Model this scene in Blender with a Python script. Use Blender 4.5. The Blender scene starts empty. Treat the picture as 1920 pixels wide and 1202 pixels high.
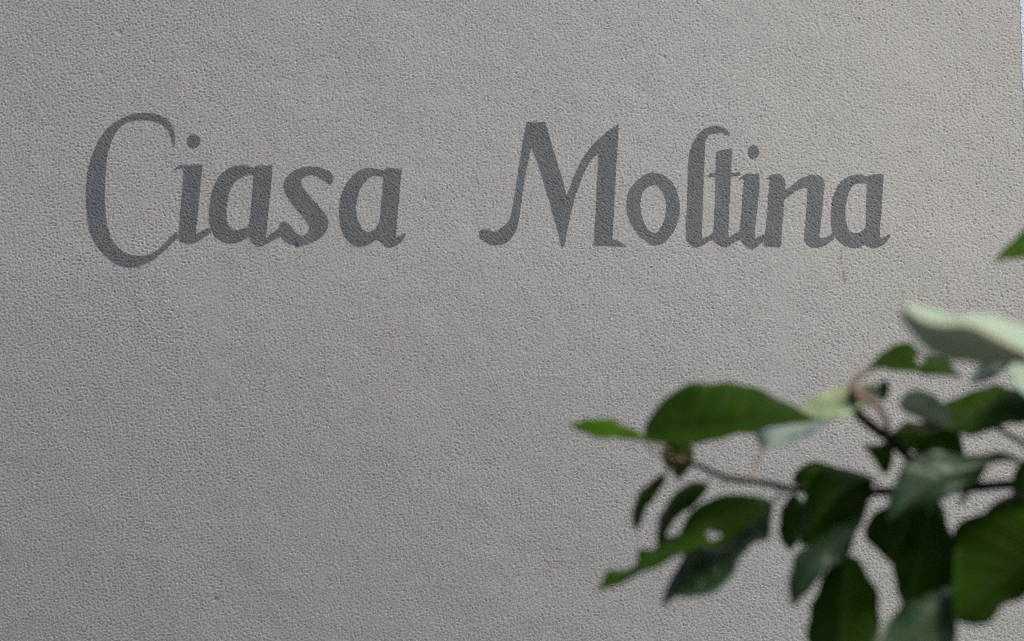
import bpy, math, random
import numpy as np
from mathutils import Vector, Matrix
from mathutils.geometry import delaunay_2d_cdt

random.seed(7)
rng = np.random.default_rng(11)
scene = bpy.context.scene
COL = scene.collection

# ------------------------------------------------------------------ camera, sky, sun, exposure
PITCH = math.radians(8.0)
LENS, SENSOR = 85.0, 36.0
DIST = 2.833                                   # along the axis to the wall
CAM = Vector((0.0, -DIST * math.cos(PITCH), 1.62))
PW, PH = 1920.0, 1202.0
FPX = LENS / SENSOR * PW

cam_data = bpy.data.cameras.new('camera')
cam_data.lens = LENS
cam_data.sensor_width = SENSOR
cam_data.sensor_fit = 'HORIZONTAL'
cam_data.clip_start = 0.05
cam_data.clip_end = 2000
cam_data.dof.use_dof = True
cam_data.dof.focus_distance = DIST
cam_data.dof.aperture_fstop = 6.5
cam = bpy.data.objects.new('camera', cam_data)
COL.objects.link(cam)
cam.location = CAM
cam.rotation_euler = (math.pi / 2 + PITCH, 0, 0)
scene.camera = cam

SUN_EL, SUN_AZ = math.radians(56), math.radians(60)      # azimuth from -y (the camera side) towards +x
world = bpy.data.worlds.new('World')
scene.world = world
world.use_nodes = True
wn = world.node_tree
bg = wn.nodes['Background']
sky = wn.nodes.new('ShaderNodeTexSky')
sky.sky_type = 'NISHITA'
sky.sun_disc = False
sky.sun_elevation = SUN_EL
sky.sun_rotation = math.pi - SUN_AZ
sky.air_density = 1.0
sky.dust_density = 3.5
sky.ozone_density = 1.0
wn.links.new(sky.outputs[0], bg.inputs[0])
bg.inputs[1].default_value = 0.06

sun_data = bpy.data.lights.new('sun', 'SUN')
sun_data.energy = 1.5
sun_data.angle = math.radians(20)
sun_data.color = (1.0, 0.935, 0.835)
sun = bpy.data.objects.new('sun', sun_data)
COL.objects.link(sun)
to_sun = Vector((math.sin(SUN_AZ) * math.cos(SUN_EL), -math.cos(SUN_AZ) * math.cos(SUN_EL), math.sin(SUN_EL)))
sun.rotation_euler = to_sun.to_track_quat('Z', 'Y').to_euler()
sun.location = (2, -5, 8)

vs = scene.view_settings
vs.view_transform = 'Standard'
vs.look = 'None'
vs.gamma = 1.0
vs.use_curve_mapping = False
vs.exposure = 1.58
scene.cycles.filter_width = 1.0
scene.cycles.use_denoising = False

# ------------------------------------------------------------------ helpers
CP, SP = math.cos(PITCH), math.sin(PITCH)
FWD = Vector((0, CP, SP)); UPV = Vector((0, -SP, CP)); RGT = Vector((1, 0, 0))

def ray(u, v):
    return FWD + RGT * ((u - PW / 2) / FPX) + UPV * ((PH / 2 - v) / FPX)

def at(u, v, d):
    return CAM + ray(u, v) * d

def on_wall(u, v):
    r = ray(u, v)
    y = 0.0
    for _ in range(6):                       # meet the slightly bowed face of the wall
        p = CAM + r * ((y - CAM.y) / r.y)
        y = bow1(p.x, p.z)
    return (p.x, p.z)

def bow(X, Z):  # curvature put in so the wall darkens towards the left and the bottom
    """bend added to the wall for its shading: it turns away to the left and leans back low down"""
    a = np.clip(0.45 - X, 0, 9.0); b = np.clip(2.12 - Z, 0, 9.0)
    a1 = np.minimum(a, 1.12); b1 = np.minimum(b, 0.52)          # curved in the middle, straight further out
    fa = 0.232 * a1 ** 2 / (1 + 0.45 * a1) + (a - a1) * 0.27
    fb = 0.24 * b1 ** 2 / (1 + 1.6 * b1) + (b - b1) * 0.05
    return fa + fb
def bow1(x, z): return float(bow(np.float64(x), np.float64(z)))

def tag(o, label=None, cat=None, group=None, kind=None):
    if label: o['label'] = label
    if cat: o['category'] = cat
    if group: o['group'] = group
    if kind: o['kind'] = kind
    return o

def link(name, me, parent=None):
    o = bpy.data.objects.new(name, me)
    COL.objects.link(o)
    if parent is not None: o.parent = parent
    return o

def mesh_of(name, verts, faces, mats, mat_idx=None, smooth=True):
    me = bpy.data.meshes.new(name)
    me.from_pydata([tuple(v) for v in verts], [], faces)
    for m in mats: me.materials.append(m)
    if mat_idx is not None: me.polygons.foreach_set('material_index', mat_idx)
    if smooth: me.polygons.foreach_set('use_smooth', [True] * len(me.polygons))
    me.update()
    return me

def catmull(pts, n, closed=False):
    """even arc-length resample of a smooth curve through pts (tuples of any size)"""
    P = np.array(pts, float)
    out = []
    m = len(P)
    segs = m if closed else m - 1
    for i in range(segs):
        if closed:
            a, b, c, d = P[(i - 1) % m], P[i], P[(i + 1) % m], P[(i + 2) % m]
        else:
            b, c = P[i], P[i + 1]
            a = P[i - 1] if i > 0 else 2 * b - c
            d = P[i + 2] if i + 2 < m else 2 * c - b
        for t in np.linspace(0, 1, 10, endpoint=False):
            out.append(0.5 * (2 * b + (c - a) * t + (2 * a - 5 * b + 4 * c - d) * t * t + (3 * b - a - 3 * c + d) * t ** 3))
    out.append(P[0] if closed else P[-1])
    Q = np.array(out)
    L = np.concatenate([[0], np.cumsum(np.linalg.norm(np.diff(Q, axis=0), axis=1))])
    s = np.linspace(0, L[-1], n)
    return np.stack([np.interp(s, L, Q[:, k]) for k in range(Q.shape[1])], 1)

# node helpers
def new_mat(name):
    m = bpy.data.materials.new(name)
    m.use_nodes = True
    nt = m.node_tree
    return m, nt, nt.nodes['Principled BSDF'], nt.nodes['Material Output']

def N(nt, typ, **kw):
    n = nt.nodes.new(typ)
    for k, v in kw.items():
        if k.startswith('i_'):
            n.inputs[k[2:].replace('_', ' ')].default_value = v
        else:
            setattr(n, k, v)
    return n

def mix(nt, fac, a, b):
    n = nt.nodes.new('ShaderNodeMix')
    n.data_type = 'RGBA'
    for sock, val in ((0, fac), (6, a), (7, b)):
        if isinstance(val, bpy.types.NodeSocket): nt.links.new(val, n.inputs[sock])
        else: n.inputs[sock].default_value = val
    return n.outputs[2]

def ramp(nt, src, lo, hi):
    n = N(nt, 'ShaderNodeMapRange')
    n.inputs[1].default_value = lo; n.inputs[2].default_value = hi
    nt.links.new(src, n.inputs[0])
    return n.outputs[0]

# ------------------------------------------------------------------ materials
def plaster_material(name, base, tint, rough=0.9, thin=None):
    m, nt, b, out = new_mat(name)
    tc = N(nt, 'ShaderNodeTexCoord')
    big = N(nt, 'ShaderNodeTexNoise', i_Scale=3.2, i_Detail=5.0, i_Roughness=0.6)
    fine = N(nt, 'ShaderNodeTexNoise', i_Scale=320.0, i_Detail=3.0, i_Roughness=0.6)
    for n in (big, fine): nt.links.new(tc.outputs['Object'], n.inputs['Vector'])
    c = mix(nt, ramp(nt, big.outputs[0], 0.35, 0.65), base, tint)
    dark = tuple(x * 0.86 for x in base[:3]) + (1,)
    c = mix(nt, ramp(nt, fine.outputs[0], 0.62, 0.35), c, dark)
    if thin:                                  # brushed on unevenly: thin strokes where the plaster colour comes through
        mp = N(nt, 'ShaderNodeMapping'); mp.inputs['Scale'].default_value = (60, 60, 17); mp.inputs['Rotation'].default_value = (0, 0.25, 0)
        br = N(nt, 'ShaderNodeTexNoise', i_Scale=1.0, i_Detail=6.0, i_Roughness=0.7)
        nt.links.new(tc.outputs['Object'], mp.inputs['Vector']); nt.links.new(mp.outputs[0], br.inputs['Vector'])
        f = N(nt, 'ShaderNodeMath', operation='MULTIPLY'); f.inputs[1].default_value = 0.22
        nt.links.new(ramp(nt, br.outputs[0], 0.50, 0.75), f.inputs[0])
        c = mix(nt, f.outputs[0], c, thin)
    sand = N(nt, 'ShaderNodeTexNoise', i_Scale=760.0, i_Detail=2.0, i_Roughness=0.7)      # grains of different stone
    nt.links.new(tc.outputs['Object'], sand.inputs['Vector'])
    c = mix(nt, ramp(nt, sand.outputs[0], 0.50, 0.30), c, tuple(x * 0.62 for x in base[:3]) + (1,))
    c = mix(nt, ramp(nt, sand.outputs[0], 0.56, 0.78), c, tuple(min(1, x * 1.28) for x in base[:3]) + (1,))
    at_ = N(nt, 'ShaderNodeAttribute', attribute_name='stain')
    c = mix(nt, at_.outputs['Fac'], c, (0.12, 0.075, 0.04, 1))
    nt.links.new(c, b.inputs['Base Color'])
    b.inputs['Roughness'].default_value = rough
    b.inputs['Specular IOR Level'].default_value = 0.25
    # relief: the modelled grain fades out away from the name, the bump goes on there; fine sand everywhere
    grain = N(nt, 'ShaderNodeTexNoise', i_Scale=210.0, i_Detail=2.0, i_Roughness=0.5)
    nt.links.new(tc.outputs['Object'], grain.inputs['Vector'])
    far = N(nt, 'ShaderNodeAttribute', attribute_name='coarse')
    mul = N(nt, 'ShaderNodeMath', operation='MULTIPLY')
    g2 = N(nt, 'ShaderNodeMath', operation='MULTIPLY'); g2.inputs[1].default_value = 1.3
    nt.links.new(grain.outputs[0], g2.inputs[0]); nt.links.new(g2.outputs[0], mul.inputs[0]); nt.links.new(far.outputs['Fac'], mul.inputs[1])
    add = N(nt, 'ShaderNodeMath', operation='MULTIPLY_ADD')
    nt.links.new(fine.outputs[0], add.inputs[0]); add.inputs[1].default_value = 0.12
    nt.links.new(mul.outputs[0], add.inputs[2])
    bump = N(nt, 'ShaderNodeBump', i_Strength=0.9, i_Distance=0.003)
    nt.links.new(add.outputs[0], bump.inputs['Height'])
    nt.links.new(bump.outputs[0], b.inputs['Normal'])
    return m

M_WALL = plaster_material('grey_plaster', (0.468, 0.450, 0.427, 1), (0.476, 0.455, 0.427, 1))
M_PAINT = plaster_material('slate_grey_paint', (0.164, 0.170, 0.174, 1), (0.178, 0.181, 0.183, 1), 0.8, (0.42, 0.40, 0.39, 1))
M_BORDER = plaster_material('lavender_white_paint', (0.68, 0.72, 0.86, 1), (0.72, 0.75, 0.88, 1), 0.85)

def ground_material():
    m, nt, b, out = new_mat('gravel_ground')
    tc = N(nt, 'ShaderNodeTexCoord')
    v = N(nt, 'ShaderNodeTexVoronoi', i_Scale=60.0)
    n = N(nt, 'ShaderNodeTexNoise', i_Scale=1.3, i_Detail=6.0)
    nt.links.new(tc.outputs['Object'], v.inputs['Vector']); nt.links.new(tc.outputs['Object'], n.inputs['Vector'])
    c = mix(nt, v.outputs['Color'], (0.08, 0.077, 0.072, 1), (0.14, 0.135, 0.125, 1))
    c = mix(nt, ramp(nt, n.outputs[0], 0.4, 0.7), c, (0.11, 0.12, 0.07, 1))
    nt.links.new(c, b.inputs['Base Color'])
    b.inputs['Roughness'].default_value = 0.95
    bump = N(nt, 'ShaderNodeBump', i_Strength=0.6, i_Distance=0.01)
    nt.links.new(v.outputs['Distance'], bump.inputs['Height'])
    nt.links.new(bump.outputs[0], b.inputs['Normal'])
    return m

def leaf_material(name, c1, c2, rough, spec, trans, tcol, vein_c=None):
    m, nt, b, out = new_mat(name)
    tc = N(nt, 'ShaderNodeTexCoord')
    n = N(nt, 'ShaderNodeTexNoise', i_Scale=38.0, i_Detail=4.0)
    nt.links.new(tc.outputs['Object'], n.inputs['Vector'])
    oi = N(nt, 'ShaderNodeObjectInfo')
    mm = N(nt, 'ShaderNodeMath', operation='ADD')
    half = N(nt, 'ShaderNodeMath', operation='MULTIPLY'); half.inputs[1].default_value = 0.6
    nt.links.new(oi.outputs['Random'], half.inputs[0])
    nt.links.new(ramp(nt, n.outputs[0], 0.3, 0.9), mm.inputs[0]); nt.links.new(half.outputs[0], mm.inputs[1])
    cl = N(nt, 'ShaderNodeClamp'); nt.links.new(mm.outputs[0], cl.inputs[0])
    nt.links.new(mix(nt, cl.outputs[0], c1, c2), b.inputs['Base Color'])
    b.inputs['Roughness'].default_value = rough
    b.inputs['Specular IOR Level'].default_value = spec
    uv = N(nt, 'ShaderNodeUVMap', uv_map='blade')                # side veins, in the blade's own coordinates
    sep = N(nt, 'ShaderNodeSeparateXYZ'); nt.links.new(uv.outputs[0], sep.inputs[0])
    wv = N(nt, 'ShaderNodeMath', operation='PINGPONG'); wv.inputs[1].default_value = 0.5
    nt.links.new(sep.outputs[1], wv.inputs[0])
    vein = ramp(nt, wv.outputs[0], 0.10, 0.0)
    vf = N(nt, 'ShaderNodeMath', operation='MULTIPLY'); vf.inputs[1].default_value = 0.45 if vein_c else 0.0
    nt.links.new(vein, vf.inputs[0])
    if vein_c: nt.links.new(mix(nt, vf.outputs[0], mix(nt, cl.outputs[0], c1, c2), vein_c), b.inputs['Base Color'])
    bump = N(nt, 'ShaderNodeBump', i_Strength=0.5, i_Distance=0.005)
    hsum = N(nt, 'ShaderNodeMath', operation='MULTIPLY_ADD'); hsum.inputs[1].default_value = -0.35 if vein_c else 0.0
    nt.links.new(vein, hsum.inputs[0]); nt.links.new(n.outputs[0], hsum.inputs[2])
    nt.links.new(hsum.outputs[0], bump.inputs['Height'])
    nt.links.new(bump.outputs[0], b.inputs['Normal'])
    tr = N(nt, 'ShaderNodeBsdfTranslucent'); tr.inputs[0].default_value = tcol
    ms = N(nt, 'ShaderNodeMixShader'); ms.inputs[0].default_value = trans
    nt.links.new(b.outputs[0], ms.inputs[1]); nt.links.new(tr.outputs[0], ms.inputs[2])
    nt.links.new(ms.outputs[0], out.inputs[0])
    return m

M_UP = leaf_material('leaf_upper_side', (0.012, 0.032, 0.0018, 1), (0.019, 0.048, 0.0024, 1), 0.42, 0.03, 0.14, (0.035, 0.10, 0.002, 1), (0.030, 0.060, 0.006, 1))
M_YOUNG = leaf_material('young_leaf_upper_side', (0.028, 0.075, 0.002, 1), (0.036, 0.090, 0.003, 1), 0.45, 0.03, 0.28, (0.10, 0.24, 0.004, 1), (0.06, 0.12, 0.008, 1))
M_SHEEN = leaf_material('sheened_leaf_upper_side', (0.013, 0.036, 0.010, 1), (0.018, 0.046, 0.015, 1), 0.40, 0.24, 0.12, (0.03, 0.10, 0.01, 1), (0.030, 0.062, 0.016, 1))  # glossier skin, with the bluish sky sheen also tinted into the base colour
M_YELLOW = leaf_material('yellow_green_underside', (0.33, 0.42, 0.20, 1), (0.38, 0.47, 0.24, 1), 0.6, 0.25, 0.3, (0.30, 0.45, 0.10, 1))
M_UNDER = leaf_material('leaf_underside', (0.18, 0.27, 0.22, 1), (0.22, 0.31, 0.26, 1), 0.6, 0.3, 0.22, (0.16, 0.30, 0.06, 1))
M_PALE = leaf_material('leaf_felted_underside', (0.35, 0.46, 0.34, 1), (0.43, 0.54, 0.42, 1), 0.7, 0.15, 0.42, (0.25, 0.50, 0.17, 1), (0.50, 0.58, 0.42, 1))
M_RIB = leaf_material('leaf_midrib', (0.019, 0.036, 0.005, 1), (0.023, 0.042, 0.006, 1), 0.5, 0.1, 0.05, (0.1, 0.2, 0.05, 1))
M_RIBP = leaf_material('leaf_midrib_tan', (0.36, 0.27, 0.17, 1), (0.40, 0.28, 0.19, 1), 0.6, 0.3, 0.0, (0.1, 0.2, 0.05, 1))
M_PETIOLE = leaf_material('petiole_skin', (0.22, 0.125, 0.10, 1), (0.24, 0.16, 0.10, 1), 0.55, 0.3, 0.0, (0.1, 0.1, 0.05, 1))
M_BARK = leaf_material('young_bark', (0.012, 0.007, 0.007, 1), (0.021, 0.013, 0.012, 1), 0.75, 0.08, 0.0, (0, 0, 0, 1))
M_BARK_TAN = leaf_material('pale_shoot_bark', (0.19, 0.13, 0.10, 1), (0.22, 0.15, 0.11, 1), 0.65, 0.3, 0.0, (0, 0, 0, 1))
M_BUD = leaf_material('bud_scales', (0.13, 0.17, 0.04, 1), (0.18, 0.17, 0.07, 1), 0.6, 0.3, 0.1, (0.3, 0.35, 0.1, 1))

# ------------------------------------------------------------------ ground
g = mesh_of('ground', [(-400, -400, 0), (400, -400, 0), (400, 400, 0), (-400, 400, 0)], [(0, 1, 2, 3)], [ground_material()])
tag(link('ground', g), kind='structure')

# ------------------------------------------------------------------ the plaster wall
corners = [on_wall(u, v) for u in (0, PW) for v in (0, PH)]
X0 = min(c[0] for c in corners) - 0.03; X1 = max(c[0] for c in corners) + 0.03
Z0 = min(c[1] for c in corners) - 0.025; Z1 = max(c[1] for c in corners) + 0.025
STEP = 0.00100
nx = int((X1 - X0) / STEP); nz = int((Z1 - Z0) / STEP)
cx = X0 + np.arange(nx) * STEP
cz = Z0 + np.arange(nz) * STEP

def px_of_wall(X, Z):
    """photo coordinates of points in the wall plane, to place stains and worn patches"""
    dy = bow(X, Z) - CAM.y; dz = Z - CAM.z
    depth = dy * CP + dz * SP
    up = -dy * SP + dz * CP
    return PW / 2 + X / depth * FPX, PH / 2 - up / depth * FPX

def band_noise(shape, wl, bw, ang=0.0, stretch=1.0):
    """noise whose lumps have wavelength wl (m), drawn out along direction ang"""
    kz = np.fft.fftfreq(shape[0], STEP)[:, None]; kx = np.fft.rfftfreq(shape[1], STEP)[None, :]
    a = kx * math.cos(ang) + kz * math.sin(ang)
    b = -kx * math.sin(ang) + kz * math.cos(ang)
    k = np.sqrt((a * stretch) ** 2 + (b / math.sqrt(stretch)) ** 2)
    k0 = 1.0 / wl
    H = np.exp(-0.5 * (np.log(np.maximum(k, 1e-6) / k0) / bw) ** 2)
    n = np.fft.irfft2(np.fft.rfft2(rng.standard_normal(shape)) * H, s=shape)
    return n / n.std()

def smooth01(x):
    x = np.clip(x, 0, 1); return x * x * (3 - 2 * x)

GX, GZ = np.meshgrid(cx, cz)
U, V = px_of_wall(GX, GZ)
shape = GX.shape
# float marks: the grain is drawn out down-right on the left, level in the middle, up-right on the right
w_l = smooth01((760 - U) / 620); w_r = smooth01((U - 1000) / 700); w_c = np.clip(1 - w_l - w_r, 0, 1)
nl = band_noise(shape, 0.0036, 0.55, math.radians(-34), 1.45)
nc = band_noise(shape, 0.0028, 0.55, math.radians(-6), 1.35)
nr = band_noise(shape, 0.0028, 0.55, math.radians(24), 1.4)
grain = (nl * w_l + nc * w_c + nr * w_r) / np.sqrt(w_l ** 2 + w_c ** 2 + w_r ** 2)
mix_ = 0.14 + 0.16 * band_noise(shape, 0.05, 0.6); mix_ = np.clip(mix_ + 0.3 * w_l, 0, 0.85)      # coarser sand here and there
grain = (grain * (1 - mix_) + mix_ * band_noise(shape, 0.0044, 0.5, 0, 1.3)) / np.sqrt((1 - mix_) ** 2 + mix_ ** 2)
grain = grain + 0.22 * band_noise(shape, 0.0066, 0.35, 0, 1.3)
grain = -np.log1p(np.exp(-2.0 * grain - 1.1)) / 2.0               # flattened tops, open pits
grain -= grain.mean(); grain /= grain.std()
# how rough it is from place to place, with the rubbed-down patches
amp = 0.95 + 0.08 * band_noise(shape, 0.035, 0.6) + 0.04 * band_noise(shape, 0.22, 0.5)
def patch(cu, cv, su, sv, k, tilt=0.0):
    global amp
    du, dv = U - cu - tilt * (V - cv), V - cv
    amp = amp * (1 - 0.65 * k * np.exp(-0.5 * ((du / su) ** 2 + (dv / sv) ** 2)))
for p in ((400, 590, 16, 60, .75), (405, 690, 18, 45, .8), (370, 535, 40, 30, .45), (1468, 560, 15, 60, .8, -.02), (1472, 680, 16, 60, .75),
          (1510, 490, 35, 22, .6, -.8), (1450, 730, 18, 28, .6), (1330, 400, 12, 45, .75), (1540, 420, 26, 40, .55), (1395, 40, 70, 40, .4), (1480, 20, 30, 50, .4),
          (300, 300, 50, 60, .25), (900, 620, 120, 90, .2), (240, 560, 90, 60, -.25), (1700, 150, 60, 60, .2), (640, 880, 160, 50, -.15)):
    patch(*p)
amp = np.clip(amp * (1 + 0.25 * w_l), 0.12, 1.7)
edge = np.minimum(np.minimum(GX - X0, X1 - GX), np.minimum(GZ - Z0, Z1 - GZ))
fade = smooth01(edge / 0.004)
GRAIN_MM = 0.00024
relief = grain * amp * GRAIN_MM
# hand-floated unevenness of the coat, low ridges between the day's lifts, little knocks
relief = relief + 0.00005 * band_noise(shape, 0.045, 0.4) + 0.00012 * band_noise(shape, 0.16, 0.4)
def ridge(v_of_u, h, w, u0, u1):
    global relief
    d = V - v_of_u(U)
    wgt = smooth01((U - u0) / 60) * smooth01((u1 - U) / 60)
    relief = relief + h * wgt * np.exp(-0.5 * (d / w) ** 2)
ridge(lambda u: 1108 - 0.026 * (u - 380) + 3 * np.sin(u / 67) + 2 * np.sin(u / 19), 0.00010, 3.6, 360, 900)
ridge(lambda u: 1052 - 0.03 * (u - 900) + 3 * np.sin(u / 23), 0.00018, 2.6, 985, 1150)
ridge(lambda u: 700 + 6 * np.sin(u / 31), 0.0002, 3.0, 970, 1090)
for (u, v, r, h) in ((405, 1123, 3.0, -.0018), (555, 462, 3.2, -.0020), (403, 746, 5.0, -.0006), (985, 658, 3, -.0010), (224, 60, 3, -.0018),
                     (190, 138, 2.5, -.0016), (1245, 108, 3, -.0016), (705, 560, 3, -.0014), (980, 690, 3, -.0008)):
    relief = relief + 0.45 * h * np.exp(-0.5 * (((U - u) / r) ** 2 + ((V - v) / r) ** 2))
relief = relief * fade
stain = np.zeros(shape)
for (u, v, su, sv, k) in ((1577, 484, 2.0, 7, .42), (1581, 512, 1.8, 8, .36), (1584, 524, 2.5, 3, .6), (405, 1123, 2.4, 2.2, .5), (556, 463, 3, 2.6, .7), (224, 60, 2, 2, .5), (405, 748, 4, 2, .35)):
    stain = np.maximum(stain, k * np.exp(-0.5 * (((U - u) / su) ** 2 + ((V - v) / sv) ** 2)))

def graded(lo, hi, core, first):
    a = []; s = first; p = core[0]
    while p - s * 1.35 > lo:
        s *= 1.35; p -= s; a.append(p)
    a.append(lo)
    b = []; s = first; p = core[-1]
    while p + s * 1.35 < hi:
        s *= 1.35; p += s; b.append(p)
    b.append(hi)
    return np.array(a[::-1]), np.array(b)

xa, xb = graded(-3.4, 3.0, cx, STEP * 2); za, zb = graded(-0.05, 5.2, cz, STEP * 2)
xs = np.concatenate([xa, cx, xb]); zs = np.concatenate([za, cz, zb])
FX, FZ = np.meshgrid(xs, zs)
FY = bow(FX, FZ)                                              # +y is into the wall
i0, j0 = len(xa), len(za)
FY[j0:j0 + nz, i0:i0 + nx] -= relief
coarse = np.ones(FX.shape); coarse[j0:j0 + nz, i0:i0 + nx] = 1 - fade
st_full = np.zeros(FX.shape); st_full[j0:j0 + nz, i0:i0 + nx] = stain
R, Cn = FX.shape
co = np.stack([FX, FY, FZ], -1).reshape(-1, 3)
idx = np.arange(R * Cn).reshape(R, Cn)
quads = np.stack([idx[:-1, :-1], idx[:-1, 1:], idx[1:, 1:], idx[1:, :-1]], -1).reshape(-1, 4)
loop = np.concatenate([idx[0, :], idx[1:, -1], idx[-1, -2::-1], idx[-2:0:-1, 0]])      # the border, once round
back = co[loop].copy(); back[:, 1] = 1.35
nb = len(loop); base = len(co)
co = np.concatenate([co, back])
bi = base + np.arange(nb)
skirt = np.stack([loop, bi, np.roll(bi, -1), np.roll(loop, -1)], -1)
allq = np.concatenate([quads, skirt])
me = bpy.data.meshes.new('house_wall')
me.vertices.add(len(co)); me.vertices.foreach_set('co', co.ravel().astype(np.float32))
nl_ = len(allq) * 4 + nb
me.loops.add(nl_)
me.loops.foreach_set('vertex_index', np.concatenate([allq.ravel(), bi]).astype(np.int32))
me.polygons.add(len(allq) + 1)
me.polygons.foreach_set('loop_start', np.concatenate([np.arange(len(allq)) * 4, [len(allq) * 4]]).astype(np.int32))
sm = np.ones(len(allq) + 1, bool); sm[len(quads):] = False
me.polygons.foreach_set('use_smooth', sm)
me.update(calc_edges=True)
me.materials.append(M_WALL)
def set_attr(me, name, vals):
    a = me.attributes.new(name, 'FLOAT', 'POINT'); a.data.foreach_set('value', np.asarray(vals, np.float32))
set_attr(me, 'coarse', np.concatenate([coarse.ravel(), np.ones(nb)]))
set_attr(me, 'stain', np.concatenate([st_full.ravel(), np.zeros(nb)]))
wall = link('house_wall', me)
tag(wall, 'rough grey plastered house wall with a dark grey painted name across it', 'wall', kind='thing')

# ------------------------------------------------------------------ paint lying on the plaster
def relief_at(X, Z):
    fx = np.clip((X - X0) / STEP, 0, nx - 1.001); fz = np.clip((Z - Z0) / STEP, 0, nz - 1.001)
    i = fx.astype(int); j = fz.astype(int); a = fx - i; b = fz - j
    return (relief[j, i] * (1 - a) * (1 - b) + relief[j, i + 1] * a * (1 - b) + relief[j + 1, i] * (1 - a) * b + relief[j + 1, i + 1] * a * b)

def inside(P, poly):
    x, y = P[:, 0], P[:, 1]
    r = np.zeros(len(P), bool)
    q = np.roll(poly, -1, 0)
    for (x1, y1), (x2, y2) in zip(poly, q):
        if y1 == y2: continue
        c = ((y1 > y) != (y2 > y)) & (x < (x2 - x1) * (y - y1) / (y2 - y1) + x1)
        r ^= c
    return r

def outline(spec):
    """spec: photo points; (x, y, 1) is a corner. Smooth curve between corners, edge a little uneven as brushed."""
    n = len(spec)
    corners_ = [i for i, p in enumerate(spec) if len(p) == 3]
    pts = [p[:2] for p in spec]
    runs = []
    if not corners_:
        runs = [(pts, True)]
    else:
        for k, c in enumerate(corners_):
            e = corners_[(k + 1) % len(corners_)]
            run = [pts[c]]; i = c
            while True:
                i = (i + 1) % n; run.append(pts[i])
                if i == e: break
            runs.append((run, False))
    out = []
    for run, closed in runs:
        L = sum(math.dist(run[i], run[i + 1]) for i in range(len(run) - 1)) + (math.dist(run[-1], run[0]) if closed else 0)
        m = max(4, int(L / 1.6))
        q = catmull(run, m, closed)[:-1]
        out.append(q)
    Q = np.concatenate(out)
    j = rng.standard_normal(Q.shape)
    j = (j + np.roll(j, 1, 0) + np.roll(j, -1, 0) + np.roll(j, 2, 0)) / 4
    return Q + j * 0.55

def paint(name, polys, mat, lift, parent, label=None):
    # polys: outlines in the wall plane (x, z), metres
    allp = np.concatenate(polys)
    lo, hi = allp.min(0), allp.max(0)
    ia, ib = np.searchsorted(xs, lo[0]), np.searchsorted(xs, hi[0])
    ja, jb = np.searchsorted(zs, lo[1]), np.searchsorted(zs, hi[1])
    gx, gz = np.meshgrid(xs[ia:ib], zs[ja:jb])
    Gp = np.stack([gx.ravel(), gz.ravel()], 1)
    ins = np.zeros(len(Gp), bool)
    for p in polys: ins ^= inside(Gp, p)
    Gp = Gp[ins]
    verts = [Vector((p[0], p[1])) for p in allp] + [Vector((p[0], p[1])) for p in Gp]
    edges = []; o = 0
    for p in polys:
        m = len(p); edges += [(o + i, o + (i + 1) % m) for i in range(m)]; o += m
    vo, eo, fo, *_ = delaunay_2d_cdt(verts, edges, [], 0, 1e-7, False)
    P = np.array([(v.x, v.y) for v in vo])
    F = np.array(fo)
    cen = P[F].mean(1)
    keep = np.zeros(len(F), bool)
    for p in polys: keep ^= inside(cen, p)
    F = F[keep]
    y = bow(P[:, 0], P[:, 1]) - relief_at(P[:, 0], P[:, 1]) - lift
    me = mesh_of(name, np.stack([P[:, 0], y, P[:, 1]], 1), [tuple(int(k) for k in f) for f in F], [mat])
    set_attr(me, 'coarse', (P[:, 0] < X0 + .004) | (P[:, 0] > X1 - .006) | (P[:, 1] < Z0 + .004) | (P[:, 1] > Z1 - .006))
    # faces look out of the wall
    if me.polygons[0].normal.y > 0: me.flip_normals()
    o = link(name, me, parent)
    if label: o['label'] = label
    return o

def Z(ox, oy, s, pts):
    return [(ox + p[0] / s, oy + p[1] / s) + tuple(p[2:]) for p in pts]
def ell(ox, oy, s, x, y, rx, ry):
    return Z(ox, oy, s, [(x + rx * math.cos(t), y + ry * math.sin(t)) for t in np.linspace(0, 2 * math.pi, 13)[:-1]])
A1 = (140, 190, 3.644); A2 = (370, 290, 4.683); A3 = (880, 210, 4.453); A4 = (1160, 220, 4.621); A5 = (1370, 260, 5.4625)
S_OUT = Z(*A2, [(1150,255),(1175,256),(1187,235),(1190,205),(1175,165),(1140,135),(1080,115),(1000,103),(930,110),(870,130),(815,165),(775,210),(757,260),(765,310),(790,365),(830,425),(880,490),(930,550),(965,600),(980,640),(972,680),(945,705),(905,710),(870,690),(840,655),(815,620),(780,592),(745,590),(720,620),(718,670),(735,715),(765,750),(810,780),(870,797),(920,798),(990,775),(1060,740),(1110,700),(1140,655),(1153,600),(1145,560),(1115,510),(1065,450),(1015,395),(970,340),(930,290),(912,245),(925,210),(960,185),(1010,178),(1060,195),(1110,225)])
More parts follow.
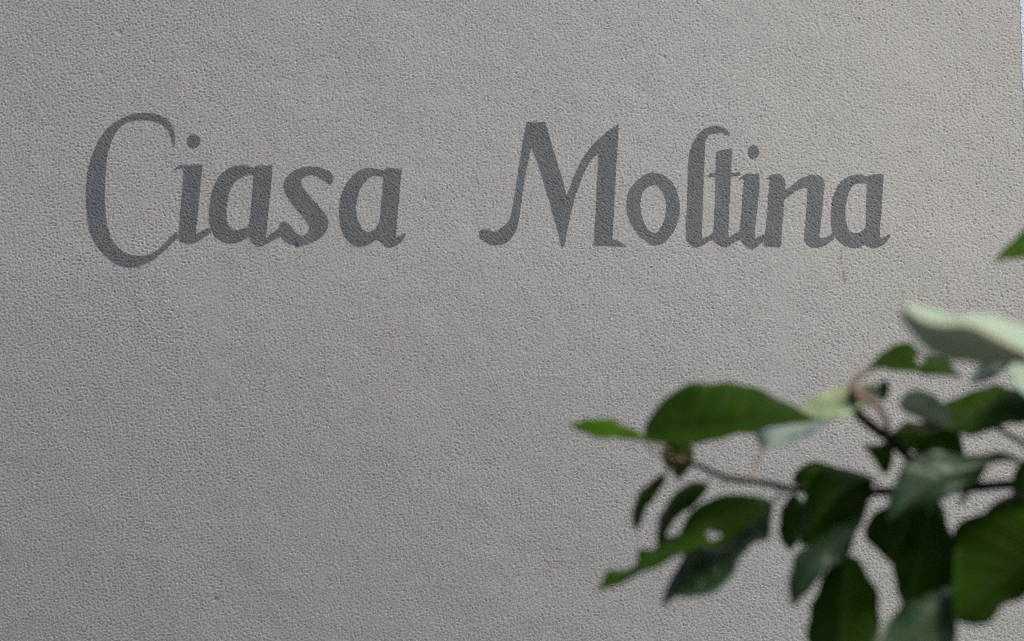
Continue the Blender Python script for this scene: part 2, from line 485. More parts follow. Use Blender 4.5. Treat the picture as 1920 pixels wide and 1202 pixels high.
LETTERS = [
 ('capital letter C', [Z(*A1, [(683,318,1),(686,270),(683,215),(668,170),(630,125),(570,92),(500,78),(440,80),(380,93),(310,122),(245,165),(190,225),(150,290),(118,370),(95,450),(82,540),(77,640),(80,740),(92,840),(118,930),(160,1000),(215,1060),(280,1110),(350,1133),(400,1133),(450,1122),(510,1097),(570,1058),(620,1015),(670,965),(705,932,1),(702,888,1),(650,930),(600,985),(560,1020),(510,1045),(450,1055),(390,1050),(330,1025),(285,985),(250,930),(230,870),(217,800),(208,700),(210,600),(213,500),(220,400),(235,330),(258,260),(290,200),(335,155),(390,135),(450,128),(510,132),(565,145),(610,170),(640,205),(655,245),(668,290)])]),
 ('small letter i', [Z(*A1, [(675,470,1),(715,435),(750,432),(790,437),(830,430),(873,433,1),(868,500),(855,620),(845,740),(835,830),(830,910,1),(880,880),(922,862,1),(935,895,1),(890,925),(845,950),(800,970),(760,970),(725,957),(703,932,1),(715,880),(718,800),(727,700),(735,600),(745,500),(740,462),(715,458)]), ell(*A1, 813, 273, 46, 47)]),
 ('small letter a', [Z(*A2, [(660,88,1),(655,200),(640,340),(625,480),(613,620),(604,728,1),(670,680),(722,645,1),(740,712,1),(680,740),(620,775),(570,800),(540,806),(505,790),(475,755),(455,715,1),(410,745),(350,770),(290,778),(235,768),(185,738),(145,705),(120,650),(107,580),(104,500),(112,420),(130,320),(155,250),(195,185),(250,135),(310,105),(370,93),(430,98),(470,112),(492,125,1),(515,97),(560,90),(610,95)]),
   Z(*A2, [(495,178,1),(490,260),(480,380),(470,480),(460,580),(445,625),(400,650),(345,662),(300,648),(268,605),(255,560),(255,500),(262,420),(275,350),(300,285),(345,225),(400,190),(450,170)])]),
 ('small letter s', [S_OUT]),
 ('small letter a', [Z(*A2, [(1797,125,1),(1785,230),(1772,380),(1760,520),(1750,640),(1745,727,1),(1790,708),(1832,680,1),(1825,715),(1790,765),(1750,795),(1700,812),(1660,808),(1620,775),(1572,742,1),(1530,772),(1470,800),(1420,805),(1370,790),(1320,750),(1285,700),(1260,630),(1247,550),(1248,450),(1260,370),(1285,300),(1325,230),(1375,175),(1430,138),(1490,118),(1550,120),(1600,133),(1635,140,1),(1660,118),(1720,118)]),
   Z(*A2, [(1638,195,1),(1628,300),(1620,400),(1610,500),(1598,590),(1570,640),(1530,670),(1490,678),(1450,650),(1420,600),(1400,540),(1393,480),(1398,410),(1415,340),(1445,275),(1490,220),(1540,185),(1590,185)])]),
 ('capital letter M', [Z(*A3, [(478,82,1),(560,85),(632,82,1),(660,170),(700,310),(740,440),(780,570),(812,705,1),(850,600),(890,500),(930,415),(990,325),(1060,245),(1130,180),(1190,135),(1247,100,1),(1243,200),(1235,330),(1225,500),(1215,700),(1205,880),(1195,1060,1),(1240,1075),(1285,1100),(1310,1122,1),(1200,1118),(1100,1112),(1040,1110,1),(1050,950),(1058,800),(1068,600),(1078,450),(1080,345,1),(1040,375),(1005,420),(970,485),(930,575),(890,690),(860,800),(830,930),(795,1118,1),(770,1118,1),(740,990),(710,880),(675,760),(640,640),(600,510),(560,390),(520,285,1),(500,380),(475,500),(450,640),(435,760),(420,870),(395,970),(360,1040),(310,1085),(240,1107),(180,1105),(130,1080),(90,1045),(82,1010),(100,985),(150,985),(215,1000),(260,970),(310,930),(345,880),(360,800),(380,690),(400,560),(420,430),(445,270)])]),
 ('small letter o', [Z(*A4, [(300,480),(370,495),(430,530),(475,580),(510,660),(530,750),(525,850),(500,940),(460,1010),(410,1070),(345,1110),(280,1100),(210,1050),(150,985),(100,905),(72,820),(70,730),(85,650),(125,580),(190,520),(240,492)]),
   Z(*A4, [(320,588),(365,625),(395,680),(412,760),(405,850),(385,920),(350,975),(315,1003),(270,985),(235,940),(205,870),(190,790),(195,700),(215,640),(260,600)])]),
 ('small letter l', [Z(*A4, [(967,165,1),(945,115),(900,85),(840,75),(780,85),(720,115),(680,160),(640,230),(615,310),(603,420),(598,600),(592,800),(585,950),(585,1040),(605,1085),(640,1118),(680,1125),(730,1105),(780,1075),(818,1055,1),(828,985,1),(790,1020),(750,1040),(722,1042,1),(725,900),(732,700),(738,500),(745,350),(752,220),(775,160),(820,140),(870,130),(920,140)])]),
 ('small letter t', [Z(*A4, [(985,268,1),(980,380),(975,475,1),(1000,482),(1045,476),(1055,493),(1030,505),(970,512,1),(968,600),(960,750),(955,900),(948,1040,1),(1000,1010),(1050,990,1),(1055,1055,1),(1000,1080),(960,1110),(920,1122),(880,1110),(840,1080),(818,1050,1),(825,980),(830,850),(838,680),(840,512,1),(790,512),(778,498),(800,485),(843,475,1),(845,390),(845,300,1),(910,280)])]),
 ('small letter i', [Z(*A5, [(75,425,1),(110,395),(160,362),(220,360),(293,355,1),(295,470),(285,600),(270,760),(255,900),(248,1025,1),(290,1000),(352,975,1),(344,1042,1),(300,1075),(260,1115),(220,1130),(170,1110),(125,1070),(96,1015),(94,950),(100,880),(110,760),(120,620),(130,500),(136,430),(115,410)]), ell(*A5, 235, 138, 58, 70)]),
 ('small letter n', [Z(*A5, [(352,410,1),(400,380),(460,362),(515,372),(550,410),(560,460),(558,525,1),(610,500),(660,450),(720,410),(790,380),(860,370),(920,385),(955,430),(960,500),(950,600),(935,750),(920,900),(910,1010,1),(950,1020),(1000,1000),(1050,970,1),(1065,1020,1),(1010,1060),(960,1095),(900,1110),(830,1110),(780,1080),(752,1030),(758,960),(770,850),(780,700),(788,580),(790,512,1),(770,500),(720,510),(670,530),(620,570),(570,600),(548,640,1),(540,750),(530,880),(520,1000),(515,1105,1),(430,1105),(350,1100,1),(346,1042,1),(355,975,1),(368,850),(380,700),(390,550),(400,440),(390,412)])]),
 ('small letter a', [Z(*A5, [(1568,370,1),(1560,500),(1550,650),(1540,800),(1530,920),(1525,1020,1),(1575,1010),(1610,985),(1637,972,1),(1630,1005),(1590,1060),(1530,1105),(1470,1118),(1420,1108),(1378,1075,1),(1340,1100),(1280,1118),(1210,1105),(1140,1070),(1090,1025),(1060,985),(1040,930),(1030,850),(1030,750),(1040,640),(1060,560),(1095,490),(1140,430),(1200,390),(1270,372),(1340,368),(1400,385,1),(1450,370),(1510,362)]),
   Z(*A5, [(1398,455,1),(1395,560),(1390,680),(1388,800),(1383,890),(1360,930),(1310,960),(1260,970),(1220,945),(1195,890),(1175,820),(1175,740),(1185,650),(1205,570),(1230,510),(1270,465),(1330,450)])]),
]
for k, (lab, loops) in enumerate(LETTERS):
    paint('letter', [np.array([on_wall(u, v) for u, v in outline(L)]) for L in loops], M_PAINT, 0.00022 + 0.00006 * (k % 3), wall, lab)

# the pale painted border that begins at the right-hand edge; it runs on past the frame
bx = on_wall(1912, 0)[0]
zl = np.concatenate([np.linspace(0.25, Z0, 30)[:-1], np.linspace(Z0, Z1, 420), np.linspace(Z1, 4.6, 40)[1:]])
wob = np.convolve(rng.standard_normal(len(zl) + 20), np.ones(9) / 9, 'same')[:len(zl)] * 0.0010 + 0.0010 * np.sin(zl * 9)
border = np.array([(bx + w, z) for w, z in zip(wob, zl)] + [(bx + 0.34, z) for z in zl[::-1]])
paint('painted_border', [border], M_BORDER, 0.0003, wall, 'pale lavender white painted border strip')

# ------------------------------------------------------------------ the tree in front of the wall
tree = bpy.data.objects.new('leafy_tree', None)
COL.objects.link(tree)
TRUNK_X, TRUNK_Y = 0.62, CAM.y + 1.52
tree.location = (TRUNK_X, TRUNK_Y, 0)
tag(tree, 'leafy tree branch with dark green bitten leaves in front of the wall', 'tree')
TO_TREE = Matrix.Translation((-TRUNK_X, -TRUNK_Y, 0))

def tube(name, pts, radii, mat, parent=tree, off=True, sides=8, n=None):
    P = catmull(pts, n or max(6, len(pts) * 4))
    rr = np.interp(np.linspace(0, 1, len(P)), np.linspace(0, 1, len(radii)), radii)
    verts, faces = [], []
    ref = Vector((0.3, 0.9, 0.2)).normalized()
    for i, p in enumerate(P):
        d = Vector(P[min(i + 1, len(P) - 1)] - P[max(i - 1, 0)]).normalized()
        a = d.cross(ref).normalized(); b = d.cross(a)
        lump = 1 + 0.07 * math.sin(i * 2.3)
        for k in range(sides):
            t = 2 * math.pi * k / sides
            verts.append(Vector(p) + (a * math.cos(t) + b * math.sin(t)) * rr[i] * lump)
    m = len(P)
    for i in range(m - 1):
        for k in range(sides):
            k2 = (k + 1) % sides
            faces.append((i * sides + k, i * sides + k2, (i + 1) * sides + k2, (i + 1) * sides + k))
    faces.append(tuple(range(sides - 1, -1, -1))); faces.append(tuple((m - 1) * sides + k for k in range(sides)))
    verts = [TO_TREE @ v for v in verts]
    return link(name, mesh_of(name, verts, faces, [mat]), parent)

TWIGS = []          # (u, v, depth) samples that leaves hang on
def twig(name, pts, r_px, mat=None):
    """pts (u, v, depth); r_px radii in photo pixels from first to last"""
    P = [at(*p) for p in pts]
    d = sum(p[2] for p in pts) / len(pts)
    TWIGS.extend(tuple(q) for q in catmull(pts, len(pts) * 8))
    return tube(name, [tuple(p) for p in P], [1.55 * r * d / FPX for r in r_px], mat or M_BARK)

# trunk and limbs, beyond the right-hand edge of the picture
tube('trunk', [(TRUNK_X + .03, TRUNK_Y, -.05), (TRUNK_X, TRUNK_Y + .01, .5), (TRUNK_X - .02, TRUNK_Y, 1.1), (TRUNK_X + .01, TRUNK_Y - .02, 1.7), (TRUNK_X + .04, TRUNK_Y, 2.3), (TRUNK_X + .02, TRUNK_Y + .03, 2.75)], [.034, .028, .023, .018, .011, .004], M_BARK, n=40, sides=12)
twig('branch', [(2790, 1210, 1.52), (2500, 1040, 1.50), (2220, 940, 1.48), (2050, 915, 1.46), (1930, 907, 1.46), (1835, 913, 1.47), (1760, 920, 1.48), (1640, 922, 1.49), (1560, 922, 1.50), (1490, 918, 1.50), (1430, 905, 1.50), (1375, 899, 1.50), (1340, 887, 1.50), (1310, 873, 1.50), (1284, 864, 1.50)], [15, 12, 11, 9.8, 8.8, 7.8, 7, 6.4, 6.2, 6.2, 6, 5.8, 4.4, 3.8, 3.0])
twig('branch', [(1790, 918, 1.475), (1745, 893, 1.47), (1701, 855, 1.465), (1672, 826, 1.465), (1640, 803, 1.465), (1613, 780, 1.465), (1600, 757, 1.465), (1598, 733, 1.465)], [7, 7, 6.8, 6.4, 6.4, 6.6, 6.2, 5])
twig('shoot', [(1598, 735, 1.465), (1600, 722, 1.466), (1608, 707, 1.468), (1622, 696, 1.47), (1638, 689, 1.475)], [4.6, 4.2, 4, 3.6, 3.2], M_BARK_TAN)
twig('shoot', [(1602, 738, 1.46), (1622, 746, 1.458), (1645, 762, 1.458), (1660, 785, 1.46), (1666, 812, 1.463)], [3.6, 3.8, 3.8, 3.6, 3.4], M_PETIOLE)
twig('twig', [(2010, 912, 1.46), (1960, 870, 1.47), (1920, 832, 1.49), (1885, 812, 1.50), (1868, 801, 1.51)], [5, 4, 3.5, 3.2, 3], M_BARK)
twig('twig', [(1815, 914, 1.47), (1810, 932, 1.455), (1800, 942, 1.45)], [4, 3.4, 3.2], M_BARK)
twig('twig', [(2060, 917, 1.46), (1980, 930, 1.43), (1905, 930, 1.42), (1868, 946, 1.42), (1850, 962, 1.42)], [5, 4.5, 4, 3.6, 3.4], M_BARK)
twig('twig', [(1640, 921, 1.495), (1622, 940, 1.49), (1604, 972, 1.485), (1597, 1010, 1.475), (1588, 1040, 1.465)], [4, 3.6, 3.4, 3.2, 3])
twig('branch', [(2500, 1040, 1.50), (2380, 860, 1.46), (2230, 760, 1.42), (2090, 705, 1.39), (1990, 682, 1.38)], [10, 8, 7, 6, 5])
twig('branch', [(2380, 860, 1.46), (2330, 640, 1.48), (2220, 500, 1.50), (2080, 440, 1.5)], [7, 6, 5, 4])
twig('branch', [(2500, 1040, 1.50), (2330, 1170, 1.45), (2120, 1270, 1.42), (1900, 1330, 1.40), (1720, 1330, 1.40)], [10, 8, 7, 6, 4])
twig('branch', [(2330, 640, 1.48), (2420, 470, 1.52), (2380, 300, 1.55), (2300, 170, 1.57)], [6, 5, 4, 3])
twig('branch', [(2330, 1170, 1.45), (2350, 1400, 1.47), (2240, 1560, 1.5)], [8, 6, 4])
twig('branch', [(2845, -250, 1.51), (2650, -380, 1.49), (2440, -470, 1.46), (2250, -640, 1.45)], [8, 7, 5, 3])
twig('branch', [(2850, 120, 1.52), (3080, -60, 1.55), (3290, -160, 1.58)], [8, 6, 3])
twig('branch', [(2840, 520, 1.52), (3090, 420, 1.50), (3300, 260, 1.47)], [9, 6, 3])
twig('branch', [(2850, -700, 1.52), (3000, -900, 1.53), (3080, -1080, 1.55)], [7, 5, 3])

TS = [-1, -.82, -.6, -.38, -.18, -.045, .045, .18, .38, .6, .82, 1]
def leaf(A, M, B, d0, d1, oA, oB, up=True, bow_=0.0, mat=None, under=None, rib=None, holes=(), label=None, stalk=None, wave=0.0055, nm='leaf', crease=0.0, powB=1.35, NS=36):
    """A, M, B: photo points of one margin, the midrib and the other margin, each from stalk to tip.
    d0, d1 depth at stalk and tip; oA, oB how far (m) each margin stands behind (+) or before (-) the midrib."""
    a = catmull(A, NS); m = catmull(M, NS); b = catmull(B, NS)
    bow_ += random.uniform(-.007, .007); ph = random.uniform(0, 6.28)
    ax = m[-1] - m[0]; al = np.linalg.norm(ax); nrm2 = np.array([-ax[1], ax[0]]) / max(al, 1)
    for e in (a, b):                                            # margins are never a clean sweep
        ph2 = random.uniform(0, 6.28)
        for i in range(NS):
            s_ = i / (NS - 1)
            e[i] += nrm2 * min(al, 300) * 0.009 * math.sin(math.pi * s_) * (math.sin(ph2 + s_ * 19) + 0.7 * math.sin(2 * ph2 + s_ * 37))
    P = np.zeros((NS, len(TS), 3)); UVd = np.zeros((NS, len(TS), 2))
    for i in range(NS):
        s = i / (NS - 1)
        env = math.sqrt(max(0, 4 * s * (1 - s)))
        dm = d0 + (d1 - d0) * s + bow_ * 4 * s * (1 - s)
        for j, t in enumerate(TS):
            e, o = (a[i], oA) if t < 0 else (b[i], oB)
            k = abs(t)
            q = m[i] * (1 - k) + e * k
            d = dm + o * (k ** (1.35 if t < 0 else powB)) * env + wave * k * k * math.sin(ph + s * 11 + (2 if t > 0 else 0)) * env - crease * math.exp(-(t * 5) ** 2) * env
            P[i, j] = at(q[0], q[1], d); UVd[i, j] = q
    # real thickness: two skins, offset along the surface normal
    du = np.gradient(P, axis=0); dv = np.gradient(P, axis=1)
    nrm = np.cross(du, dv); ln = np.linalg.norm(nrm, axis=2, keepdims=True); ln[ln < 1e-12] = 1
    nrm = nrm / ln
    view = P - np.array(CAM)
    sgn = np.sign(-(nrm * view).sum(2).mean()) or 1.0
    nrm = nrm * sgn                                   # towards the viewer on the whole
    th = 0.00016
    w, h = len(TS), NS
    front = (P + nrm * th).reshape(-1, 3); rear = (P - nrm * th).reshape(-1, 3)
    verts = np.concatenate([front, rear])
    faces, mi = [], []
    K = w * h
    upm = mat or M_UP; unm = under or M_UNDER
    rbm = rib or (M_RIB if up else M_RIBP)
    mats = [upm, unm, rbm]
    gone = np.zeros((h - 1, w - 1), bool)
    for (hu, hv, ru, rv) in holes:
        for i in range(h - 1):
            for j in range(w - 1):
                c = (UVd[i, j] + UVd[i + 1, j] + UVd[i, j + 1] + UVd[i + 1, j + 1]) / 4
                if ((c[0] - hu) / ru) ** 2 + ((c[1] - hv) / rv) ** 2 < 1: gone[i, j] = True
    fm, rm = (0, 1) if up else (1, 0)
    flip = sgn < 0
    for i in range(h - 1):
        for j in range(w - 1):
            if gone[i, j]: continue
            q = (i * w + j, (i + 1) * w + j, (i + 1) * w + j + 1, i * w + j + 1)
            isrib = (j == 5)
            qf = q[::-1] if flip else q
            faces.append(qf); mi.append(2 if isrib else fm)
            faces.append(tuple(K + x for x in qf[::-1])); mi.append(2 if isrib and not up else rm)
            for (di, dj, e0, e1) in ((-1, 0, q[0], q[3]), (1, 0, q[1], q[2]), (0, -1, q[0], q[1]), (0, 1, q[3], q[2])):
                ii, jj = i + di, j + dj
                if ii < 0 or jj < 0 or ii >= h - 1 or jj >= w - 1 or gone[ii, jj]:
                    faces.append((e0, e1, K + e1, K + e0)); mi.append(0)
    verts = verts - np.array([TRUNK_X, TRUNK_Y, 0])
    me = mesh_of(nm, verts, faces, mats, mi)
    uvl = me.uv_layers.new(name='blade')
    vi = np.zeros(len(me.loops), np.int32); me.loops.foreach_get('vertex_index', vi); vi = vi % K
    tt = np.array(TS)[vi % w]; ss = (vi // w) / (h - 1)
    uvl.data.foreach_set('uv', np.stack([tt, (ss - 0.16 * np.abs(tt) + 1) * 8.5], 1).ravel().astype(np.float32))
    lf = link(nm, me, tree)
    if label: lf['label'] = label
    # its stalk, to the nearest twig
    bu, bv = m[0]
    if stalk is None:
        best = min(TWIGS, key=lambda q: (q[0] - bu) ** 2 + (q[1] - bv) ** 2 + ((q[2] - d0) * 1500) ** 2)
        if math.hypot(best[0] - bu, best[1] - bv) < 170: stalk = best
    if stalk:  # False: none in view
        dirx = m[0] - m[2]; dl = np.linalg.norm(dirx) or 1; dirx = dirx / dl
        L = math.hypot(stalk[0] - bu, stalk[1] - bv)
        inx = m[0] - dirx * 4
        ctl = m[0] + dirx * L * 0.4
        midp = ((ctl[0] + stalk[0]) / 2, (ctl[1] + stalk[1]) / 2)
        pts = [at(m[1][0], m[1][1], d0 + (d1 - d0) / (NS - 1) + 0.0008), at(bu, bv, d0 + 0.0005), at(midp[0], midp[1], (d0 + stalk[2]) / 2), at(*stalk)]
        r = d0 / FPX
        tube('petiole', [tuple(p) for p in pts], [2.0 * r, 2.3 * r, 2.3 * r, 2.8 * r], M_PETIOLE, lf, sides=6)
    return lf

# ---- the leaves seen in the picture, back ones first
leaf([(1560,900),(1572,880),(1550,869),(1525,866),(1503,874),(1489,890),(1485,905)], [(1560,900),(1540,895),(1515,893),(1485,905)], [(1560,900),(1540,915),(1510,918),(1485,905)], 1.515, 1.53, .012, -.006, label='rounded leaf behind the twig')
leaf([(1430,842),(1419,825),(1420,803),(1450,782),(1510,772),(1572,778)], [(1430,842),(1445,820),(1490,802),(1572,778)], [(1430,842),(1455,837),(1490,826),(1530,808),(1572,778)], 1.52, 1.53, .026, -.016, up=False, under=M_UNDER, stalk=(1407, 902, 1.50), label='grey green leaf showing its underside below the large leaf')
leaf([(1655,728),(1640,720),(1605,721),(1580,725),(1548,735),(1518,749),(1496,768)], [(1655,728),(1605,733),(1560,752),(1520,768),(1496,768)], [(1655,728),(1640,752),(1610,768),(1580,780),(1545,790),(1515,786),(1496,768)], 1.475, 1.485, .030, -.018, up=False, under=M_YELLOW, stalk=(1602, 738, 1.462), label='pale yellow green leaf underside by the bent shoot')
leaf([(1655,752),(1645,742),(1647,722),(1658,712)], [(1655,752),(1655,742),(1657,724),(1660,711)], [(1655,752),(1664,744),(1668,725),(1662,712)], 1.47, 1.475, .004, .004, mat=M_YOUNG, stalk=(1646, 762, 1.458), label='small curled leaf margin turned up')
leaf([(1632,685),(1648,666),(1666,652),(1685,644),(1704,644),(1719,653),(1733,665),(1756,669),(1780,678),(1794,696),(1808,707)], [(1632,685),(1665,681),(1700,683),(1740,690),(1775,698),(1808,707)], [(1632,685),(1640,691),(1678,695),(1725,701),(1771,706),(1808,707)], 1.47, 1.45, .018, -.010, holes=[(1725,674,9,8)], label='dark leaf with a bitten hole below the pale leaf')
leaf([(1668,815),(1685,800),(1705,792),(1730,792),(1760,800),(1790,822)], [(1668,815),(1700,812),(1740,815),(1790,822)], [(1668,815),(1690,838),(1730,850),(1765,845),(1790,822)], 1.48, 1.49, .014, -.004)
leaf([(1790,850),(1760,835),(1735,800),(1728,782),(1724,772)], [(1790,850),(1770,825),(1745,795),(1724,772)], [(1790,850),(1800,825),(1775,798),(1750,782),(1724,772)], 1.475, 1.475, .01, -.006, mat=M_YOUNG, label='bright green small leaf inside the cluster')
leaf([(1800,880),(1760,860),(1735,840),(1722,818)], [(1800,880),(1775,850),(1755,820),(1745,795)], [(1800,880),(1808,850),(1800,815),(1775,792)], 1.49, 1.50, .008, .008)
leaf([(1770,800),(1735,790),(1705,776),(1687,764),(1690,746),(1702,735)], [(1770,800),(1745,775),(1722,757),(1714,730)], [(1770,800),(1785,778),(1768,754),(1745,738),(1722,730)], 1.44, 1.43, .034, -.024, up=False, under=M_PALE, stalk=(1695, 790, 1.465), label='grey sheened leaf tip curling over the shoot')
leaf([(1795,812),(1765,800),(1735,815),(1715,845),(1720,868)], [(1795,812),(1760,838),(1720,868)], [(1795,812),(1802,842),(1780,872),(1745,882),(1720,868)], 1.50, 1.50, .004, .010, stalk=False)
leaf([(1668,826),(1651,832),(1635,834),(1616,832)], [(1672,830),(1655,845),(1640,842),(1616,832)], [(1676,828),(1674,866),(1659,890),(1637,860),(1616,832)], 1.47, 1.48, .008, -.002, mat=M_YOUNG, label='small three-cornered leaf under the bent branch')
leaf([(2010,776),(1960,742),(1905,728),(1866,724),(1830,730),(1800,742),(1775,755),(1748,772)], [(2010,776),(1940,770),(1880,772),(1820,775),(1748,772)], [(2010,776),(1960,783),(1920,791),(1880,801),(1850,809),(1820,816),(1788,813),(1766,798),(1748,772)], 1.46, 1.45, .020, -.014, label='broad dark leaf at the right edge')
leaf([(2040,690),(1990,672),(1940,668),(1905,675),(1890,688)], [(2040,690),(1990,705),(1930,705),(1890,688)], [(2040,690),(1995,745),(1945,755),(1908,728),(1890,688)], 1.44, 1.43, .030, -.020, up=False, under=M_PALE, label='pale felted leaf underside at the right edge')
leaf([(1900,676),(1870,680),(1845,684),(1822,700)], [(1900,676),(1870,690),(1845,702),(1818,722)], [(1900,676),(1880,698),(1855,712),(1818,722)], 1.49, 1.49, .004, .004, up=False)
leaf([(2000,660),(1960,624),(1915,604),(1870,596),(1832,588),(1792,588),(1756,584),(1722,573),(1696,566)], [(2000,690),(1960,678),(1920,660),(1880,639),(1845,620),(1812,606),(1775,608),(1735,602),(1692,574)], [(2000,690),(1950,688),(1900,682),(1850,686),(1800,680),(1766,671),(1734,651),(1707,625),(1688,592)], 1.20, 1.19, .034, .048, powB=2.3, up=False, under=M_PALE, rib=M_RIBP, bow_=-.004, stalk=(2050, 697, 1.30), label='large pale leaf showing its felted underside and tan midrib')
leaf([(2020,376),(1975,385),(1930,420),(1900,450),(1880,470),(1862,491)], [(2020,420),(1975,437),(1930,458),(1895,475),(1862,491)], [(2020,440),(1985,470),(1940,480),(1900,485),(1862,491)], 1.48, 1.46, .016, -.012, mat=M_YOUNG, label='green leaf tip reaching in at the right edge')
leaf([(1216,826),(1190,806),(1165,796),(1146,786),(1120,785),(1090,790),(1064,796)], [(1216,826),(1180,815),(1140,806),(1100,800),(1064,796)], [(1216,828),(1190,825),(1165,822),(1140,823),(1112,818),(1086,808),(1064,796)], 1.51, 1.53, .010, -.008, mat=M_YOUNG, label='small bright green leaf pointing left')
leaf([(1270,830),(1250,826),(1242,845),(1243,868),(1258,882),(1271,902)], [(1278,830),(1272,850),(1270,875),(1271,902)], [(1285,830),(1300,840),(1298,868),(1286,888),(1271,902)], 1.505, 1.495, .012, .012, stalk=False, label='dark leaf hanging edge-on below the large leaf')
leaf([(1205,822),(1213,790),(1238,756),(1270,732),(1310,718),(1350,716),(1390,722),(1420,730),(1450,742),(1482,757),(1508,773),(1538,788)], [(1205,822),(1245,808),(1290,803),(1345,800),(1400,793),(1450,787),(1500,786),(1538,788)], [(1205,822),(1228,830),(1262,834),(1300,831),(1340,826),(1390,815),(1430,805),(1470,798),(1505,794),(1538,788)], 1.48, 1.455, .026, -.016, stalk=(1284, 864, 1.50), bow_=-.006, label='largest dark green leaf, lying level above the twig end')
leaf([(1244,888),(1228,897),(1213,909),(1199,923),(1191,940),(1186,961),(1185,980),(1192,996)], [(1244,888),(1231,902),(1216,920),(1204,938),(1196,955),(1192,972),(1192,996)], [(1250,892),(1244,909),(1230,930),(1214,951),(1205,970),(1200,984),(1192,998)], 1.50, 1.49, .018, .004, stalk=(1284, 866, 1.50), label='thin curved leaf seen edge-on')
leaf([(1324,906),(1304,903),(1284,910),(1267,925),(1250,944),(1239,964),(1233,987),(1230,1018)], [(1324,907),(1300,917),(1277,937),(1258,956),(1246,978),(1240,996),(1232,1018)], [(1327,910),(1325,922),(1308,942),(1286,960),(1264,976),(1254,996),(1248,1012),(1236,1022)], 1.495, 1.48, .016, .006, label='narrow drooping leaf near the twig end')
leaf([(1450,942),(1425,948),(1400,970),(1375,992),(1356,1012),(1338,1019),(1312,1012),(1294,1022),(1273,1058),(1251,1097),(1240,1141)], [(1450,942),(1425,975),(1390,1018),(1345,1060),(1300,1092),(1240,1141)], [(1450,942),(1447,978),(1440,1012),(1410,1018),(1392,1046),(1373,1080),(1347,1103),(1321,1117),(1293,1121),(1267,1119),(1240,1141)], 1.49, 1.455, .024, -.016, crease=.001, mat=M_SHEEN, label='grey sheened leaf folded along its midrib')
leaf([(1450,940),(1434,934),(1405,927),(1377,928),(1343,933),(1309,948),(1288,966),(1277,987),(1271,1005),(1241,1015),(1222,1031),(1206,1027),(1193,1036),(1195,1052),(1168,1070),(1139,1070),(1131,1088),(1116,1107)], [(1450,941),(1420,949),(1385,962),(1350,978),(1312,996),(1275,1018),(1237,1040),(1200,1062),(1160,1084),(1116,1107)], [(1450,942),(1428,966),(1400,988),(1372,1008),(1352,1024),(1332,1029),(1312,1028),(1296,1032),(1275,1040),(1250,1052),(1220,1068),(1188,1084),(1150,1100),(1116,1107)], 1.47, 1.45, .024, -.008, holes=[(1338,1004,9,7)], stalk=(1480, 917, 1.50), label='long leaf with bitten margins pointing down left')
leaf([(1484,926),(1467,950),(1461,980),(1463,1010),(1478,1032)], [(1488,926),(1484,955),(1483,990),(1480,1032)], [(1492,926),(1508,950),(1508,985),(1500,1012),(1482,1033)], 1.51, 1.505, .010, .004)
leaf([(1638,896),(1605,884),(1570,877),(1540,883),(1516,908),(1503,950),(1498,990),(1502,1026)], [(1638,898),(1605,905),(1570,925),(1540,960),(1518,995),(1502,1026)], [(1638,900),(1632,930),(1608,965),(1580,992),(1545,1012),(1502,1026)], 1.475, 1.46, .022, .006, crease=.003, label='arched green leaf over the twig')
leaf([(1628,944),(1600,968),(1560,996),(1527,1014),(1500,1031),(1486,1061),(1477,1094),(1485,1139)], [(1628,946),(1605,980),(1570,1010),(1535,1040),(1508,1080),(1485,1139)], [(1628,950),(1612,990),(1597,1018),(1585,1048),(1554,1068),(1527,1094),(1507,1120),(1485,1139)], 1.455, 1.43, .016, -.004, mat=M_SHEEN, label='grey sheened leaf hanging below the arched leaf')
leaf([(1582,1040),(1555,1062),(1534,1100),(1520,1150),(1511,1205),(1535,1262),(1570,1300)], [(1583,1040),(1584,1090),(1580,1150),(1576,1220),(1570,1300)], [(1588,1040),(1610,1048),(1626,1078),(1646,1104),(1647,1150),(1645,1210),(1612,1262),(1570,1300)], 1.445, 1.42, .020, .004, crease=.002, label='dark broad leaf hanging at the bottom edge')
leaf([(1718,938),(1680,942),(1650,955),(1629,975),(1620,1005),(1645,1032),(1668,1056)], [(1718,938),(1700,970),(1685,1010),(1668,1056)], [(1718,938),(1765,945),(1774,1000),(1745,1040),(1700,1058),(1668,1056)], 1.48, 1.46, .010, .014)
leaf([(1742,960),(1705,985),(1680,1018),(1671,1045),(1676,1082),(1685,1116),(1696,1145)], [(1742,960),(1735,1005),(1722,1055),(1710,1100),(1696,1145)], [(1742,960),(1776,985),(1792,1040),(1788,1095),(1750,1125),(1696,1145)], 1.465, 1.445, .014, .004, label='dark leaf hanging straight down in the cluster')
leaf([(1960,940),(1905,936),(1868,944),(1858,956),(1831,968),(1805,974),(1785,1000),(1780,1050),(1790,1110)], [(1960,945),(1890,965),(1840,985),(1805,1020),(1790,1110)], [(1960,950),(1910,985),(1860,1010),(1820,1050),(1790,1110)], 1.45, 1.44, .012, -.002)
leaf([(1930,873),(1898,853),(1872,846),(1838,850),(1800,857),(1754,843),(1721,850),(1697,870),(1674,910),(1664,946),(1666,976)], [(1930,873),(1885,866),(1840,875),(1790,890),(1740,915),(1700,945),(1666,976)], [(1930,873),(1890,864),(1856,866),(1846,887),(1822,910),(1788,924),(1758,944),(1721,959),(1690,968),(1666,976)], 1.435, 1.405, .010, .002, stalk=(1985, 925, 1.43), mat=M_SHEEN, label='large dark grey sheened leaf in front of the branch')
leaf([(2020,905),(1960,862),(1918,862),(1902,885),(1897,930),(1906,972)], [(2020,905),(1975,905),(1940,925),(1906,972)], [(2020,905),(2010,950),(1970,990),(1906,972)], 1.43, 1.42, .012, -.004)
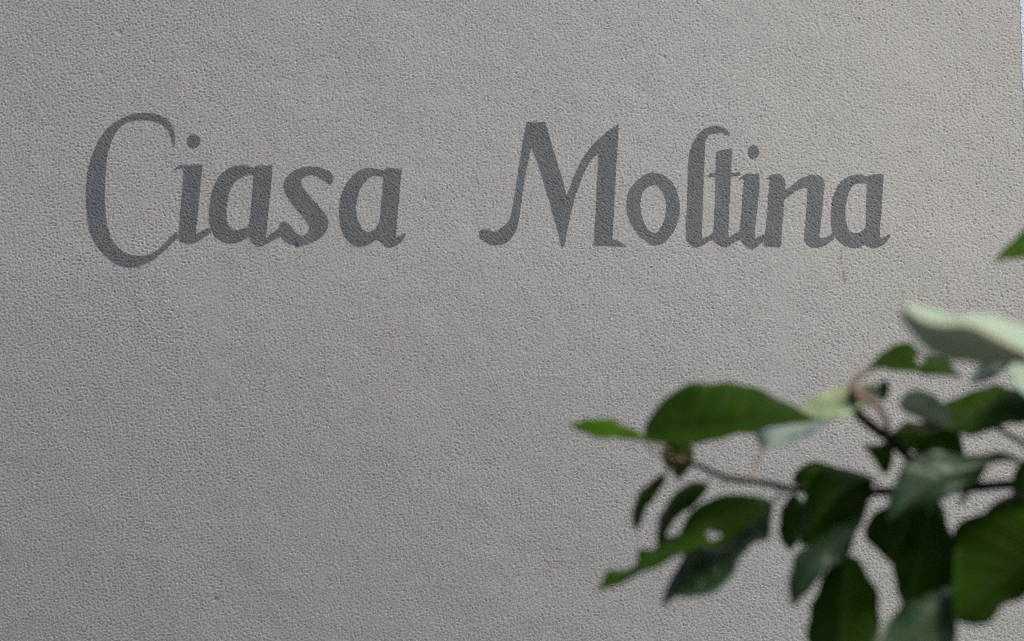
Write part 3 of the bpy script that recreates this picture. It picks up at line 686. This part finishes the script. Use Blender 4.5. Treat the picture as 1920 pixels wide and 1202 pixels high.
leaf([(2040,905),(1980,925),(1920,945),(1870,956),(1832,976),(1800,1006),(1791,1046),(1788,1095),(1789,1164)], [(2040,960),(1980,1022),(1920,1056),(1870,1092),(1825,1130),(1789,1164)], [(2040,990),(1990,1065),(1925,1114),(1888,1134),(1868,1154),(1850,1170),(1820,1172),(1789,1164)], 1.41, 1.385, .008, .002, stalk=(2080, 918, 1.46), label='broad dark leaf with a pale shine at the lower right')
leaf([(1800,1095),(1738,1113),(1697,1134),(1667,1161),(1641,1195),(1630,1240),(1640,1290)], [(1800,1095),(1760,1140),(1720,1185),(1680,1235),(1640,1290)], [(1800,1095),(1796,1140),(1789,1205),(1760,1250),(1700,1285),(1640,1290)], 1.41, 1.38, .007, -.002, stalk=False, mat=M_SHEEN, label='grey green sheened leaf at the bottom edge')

# ---- the rest of the crown, outside the picture on the right and below
def outside(pts):
    return all(p[0] > 1950 or p[1] > 1240 or p[1] < -80 for p in pts)
spots = [q for q in TWIGS if q[0] > 1960 or q[1] > 1240 or q[1] < -80]
made = 0; tries = 0
while made < 190 and tries < 5000:
    tries += 1
    s = random.choice(spots)
    ang = random.uniform(-0.5, 3.6)
    L = random.uniform(190, 300); W = L * random.uniform(.19, .26)
    st = random.uniform(25, 70)
    c, sn = math.cos(ang), math.sin(ang)
    b0 = (s[0] + c * st, s[1] + sn * st)
    def pt(f, w, droop=random.uniform(0, 60)):
        return (b0[0] + c * L * f - sn * W * w, b0[1] + sn * L * f + c * W * w + droop * f * f)
    A = [pt(0, 0), pt(.12, .55), pt(.35, 1), pt(.65, .8), pt(.88, .3), pt(1, 0)]
    M = [pt(0, 0), pt(.25, .05), pt(.5, .08), pt(.75, .05), pt(1, 0)]
    B = [pt(0, 0), pt(.12, -.55), pt(.35, -1), pt(.65, -.8), pt(.88, -.3), pt(1, 0)]
    if not outside(A + M + B): continue
    d = s[2] + random.uniform(-.09, .09)
    leaf(A, M, B, d, d + random.uniform(-.05, .05), random.uniform(-.02, .03), random.uniform(-.03, .02), up=random.random() < .8, stalk=s, NS=14)
    made += 1

# ---- buds at the twig end and the nodes
def bud(u, v, d, ang, L, r):
    c, s = math.cos(ang), math.sin(ang)
    pts = [at(u + c * L * f, v + s * L * f, d - .001 * f) for f in (0, .35, .7, 1)]
    k = d / FPX
    tube('bud', [tuple(p) for p in pts], [r * .7 * k, r * k, r * .75 * k, r * .12 * k], M_BUD, sides=8, n=10)
bud(1288, 864, 1.485, -2.05, 17, 3.6)
bud(1292, 862, 1.482, -1.4, 16, 3.4)
bud(1365, 899, 1.497, 2.4, 12, 5)
bud(1408, 902, 1.497, -2.3, 11, 4.5)
bud(1613, 782, 1.462, 2.7, 12, 5)
bud(1250, 880, 1.50, 0.1, 14, 3.5)
